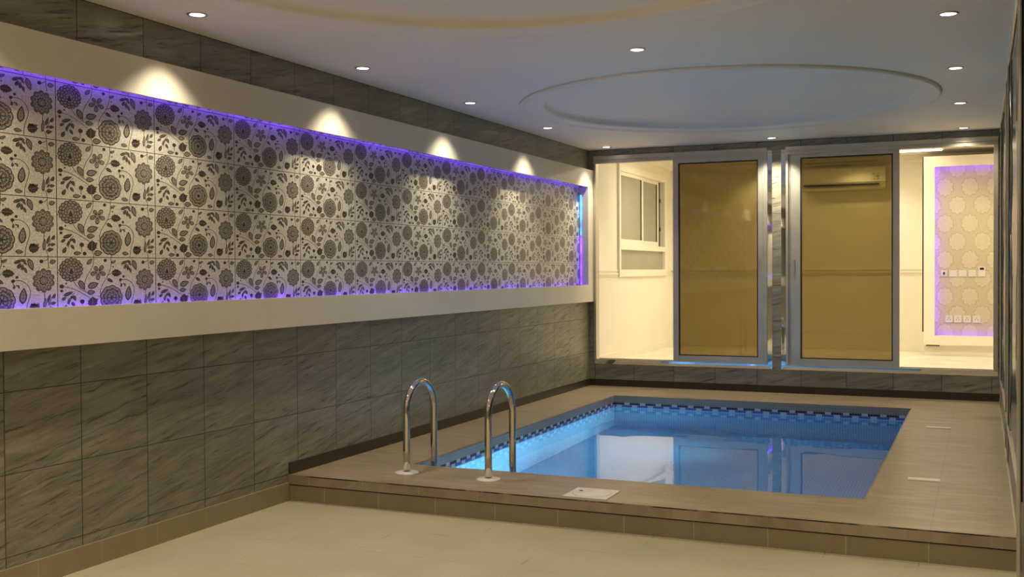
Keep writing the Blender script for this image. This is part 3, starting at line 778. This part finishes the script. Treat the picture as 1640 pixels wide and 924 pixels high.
# switches and sockets on the wallpaper
yW = yF+.10
def plate(x0, x1, z0_, z1_, lb, kind):
    cx, cz, hw, hh = (x0+x1)/2, (z0_+z1_)/2, (x1-x0)/2, (z1_-z0_)/2
    root = empty('wall_switch' if kind in ('s', 'b') else ('wall_socket' if kind == 'k' else 'thermostat'), (cx, yW, cz))
    tag(root, lb, 'switch' if kind in ('s', 'b') else ('socket' if kind == 'k' else 'thermostat'), 'plates on the damask wallpaper')
    obj('plate', boxes([(-hw, hw, -.010, 0, -hh, hh)], .003), M['white_plastic'], root)
    if kind in ('s', 'b'):
        obj('rocker', boxes([(-hw*.55, hw*.55, -.014, -.010, -hh*.6, hh*.6)], .001), M['white_plastic'], root)
    if kind == 'k': 
        bm = bmesh.new()
        for px_, pz_ in ((0, .3), (-.35, -.2), (.35, -.2)): box(bm, hw*px_-.005, hw*px_+.005, -.0115, -.010, hh*pz_-.007, hh*pz_+.007)
        obj('pin_holes', bm, M['etch'], root)
    if kind == 'b': obj('key_slot', boxes([(-hw*.3, hw*.3, -.017, -.014, -hh*.45, hh*.45)], .001), M['dark'], root)
    if kind == 't': obj('display', boxes([(-hw*.6, hw*.6, -.013, -.010, hh*.35, hh*.8)], .001), M['dark'], root)
sc = 14.6/13.93
for a in ((-.459, -.389, 1.408, 1.480, 'white switch plate with a dark centre, leftmost of the upper row on the wallpaper', 'b'),
          (-.368, -.284, 1.404, 1.482, 'blank white switch plate second from left in the upper row on the wallpaper', 's'),
          (-.259, -.175, 1.404, 1.482, 'blank white switch plate third from left in the upper row on the wallpaper', 's'),
          (-.152, -.068, 1.404, 1.482, 'blank white switch plate in the upper row, next to the thermostat', 's'),
          (-.043, .032, 1.403, 1.523, 'tall white thermostat with a black display, right end of the upper row', 't'),
          (-.409, -.328, .852, .937, 'white socket plate leftmost of the lower row on the wallpaper', 'k'),
          (-.311, -.230, .852, .937, 'white socket plate second from left in the lower row on the wallpaper', 'k'),
          (-.208, -.127, .852, .937, 'white socket plate third from left in the lower row on the wallpaper', 'k'),
          (-.104, -.020, .852, .937, 'white socket plate rightmost of the lower row on the wallpaper', 'k')):
    plate(a[0]*sc, a[1]*sc, (a[2]-1.5)*sc+1.5, (a[3]-1.5)*sc+1.5, a[4], a[5])
# split air conditioner on the far wall, seen through the right door's glass
root = empty('air_conditioner', (-1.72, HY1, 2.575)); tag(root, 'white split air conditioner high on the wall behind the tinted right door', 'air conditioner')
bm = bmesh.new(); hw = .54
prof = [(0, .0), (0, .30), (-.17, .30), (-.205, .285), (-.215, .25), (-.215, .10), (-.205, .075), (-.15, .02), (-.10, 0)]
for k in range(len(prof)): pass
va = [bm.verts.new((-hw, p[0], p[1])) for p in prof]; vb = [bm.verts.new((hw, p[0], p[1])) for p in prof]
bm.faces.new(va); bm.faces.new(vb[::-1])
for i in range(len(prof)): bm.faces.new((va[i-1], vb[i-1], vb[i], va[i]))
bmesh.ops.recalc_face_normals(bm, faces=bm.faces)
obj('casing', bm, M['gloss_white'], root)
obj('front_panel', boxes([(-hw+.012, hw-.012, -.222, -.2155, .092, .262)], .003), M['gloss_white'], root)
obj('air_slot', boxes([(-hw+.02, hw-.08, -.213, -.18, .052, .072)], .003), M['gasket'], root)
obj('louvre', boxes([(-hw+.03, hw-.09, -.195, -.15, .024, .030)], .001), M['white_plastic'], root)
bm = bmesh.new()
for q in ((0, 0, .03, .006), (0, .018, .03, .006), (0, .036, .012, .006), (0, .064, .012, .02), (.045, 0, .034, .006), (.045, .018, .034, .006), (.045, .036, .012, .022), (.066, .036, .012, .022), (.045, .072, .022, .006), (.066, .080, .02, .006), (.024, .045, .012, .008), (0, .09, .022, .006)):
    box(bm, .385+q[0], .385+q[0]+q[2], -.2235, -.222, .115+q[1], .115+q[1]+q[3])
obj('panel_marks', bm, M['dark'], root)
# lamps of the bright room
for x, y, lb in ((-3.3, 13.2, 'recessed room spot beside the side window'), (-2.75, 14.85, 'recessed room spot shining on the far wall behind the left glass leaf'), (-1.50, 14.62, 'recessed room spot above the air conditioner'),
                 (-.3, 13.8, 'recessed room spot in front of the damask wallpaper'), (.9, 13.8, 'recessed room spot at the right end of the bright room'), (-2.0, 12.5, 'recessed room spot behind the tiled pillar')):
    tight = y > 14.4
    downlight(x, y, RC, lb, 'recessed spots in the bright room', ROOM_SPOT_W*(1.25 if tight else 1.), 2.3 if tight else 2.4, .7, (1, .88, .66))
def linear(x0, x1, y0, y1, lb):
    root = empty('ceiling_lamp', ((x0+x1)/2, (y0+y1)/2, RC)); tag(root, lb, 'ceiling lamp', 'linear lamps in the bright room')
    hx, hy = (x1-x0)/2, (y1-y0)/2
    obj('lamp_housing', boxes([(-hx-.02, hx+.02, -hy-.02, hy+.02, -.03, 0)], .003), M['cream_trim'], root)
    obj('diffuser', boxes([(-hx, hx, -hy, hy, -.040, -.031)], .002), M['strip_lamp'], root)
    return root
linear(-1.7, -.46, 14.2, 14.34, 'long bright ceiling lamp at the top of the right door opening')
for x, lb in ((-3.0, 'unseen long lamp added to brighten the room, by the side window'), (-1.2, 'unseen long lamp added to brighten the room, behind the middle pillar'), (.8, 'unseen long lamp added to brighten the room, right of the view')):
    root = linear(x-.6, x+.6, 13.02, 13.17, lb)  # unseen fixture added to carry the area light that brightens the room
    ld = bpy.data.lights.new('room_fill', 'AREA'); ld.shape = 'RECTANGLE'; ld.size = 1.2; ld.size_y = .15; ld.energy = 18; ld.color = (1, .88, .66)
    lo = bpy.data.objects.new('room_fill', ld); COL.objects.link(lo); lo.parent = root; lo.location = (0, 0, -.05)
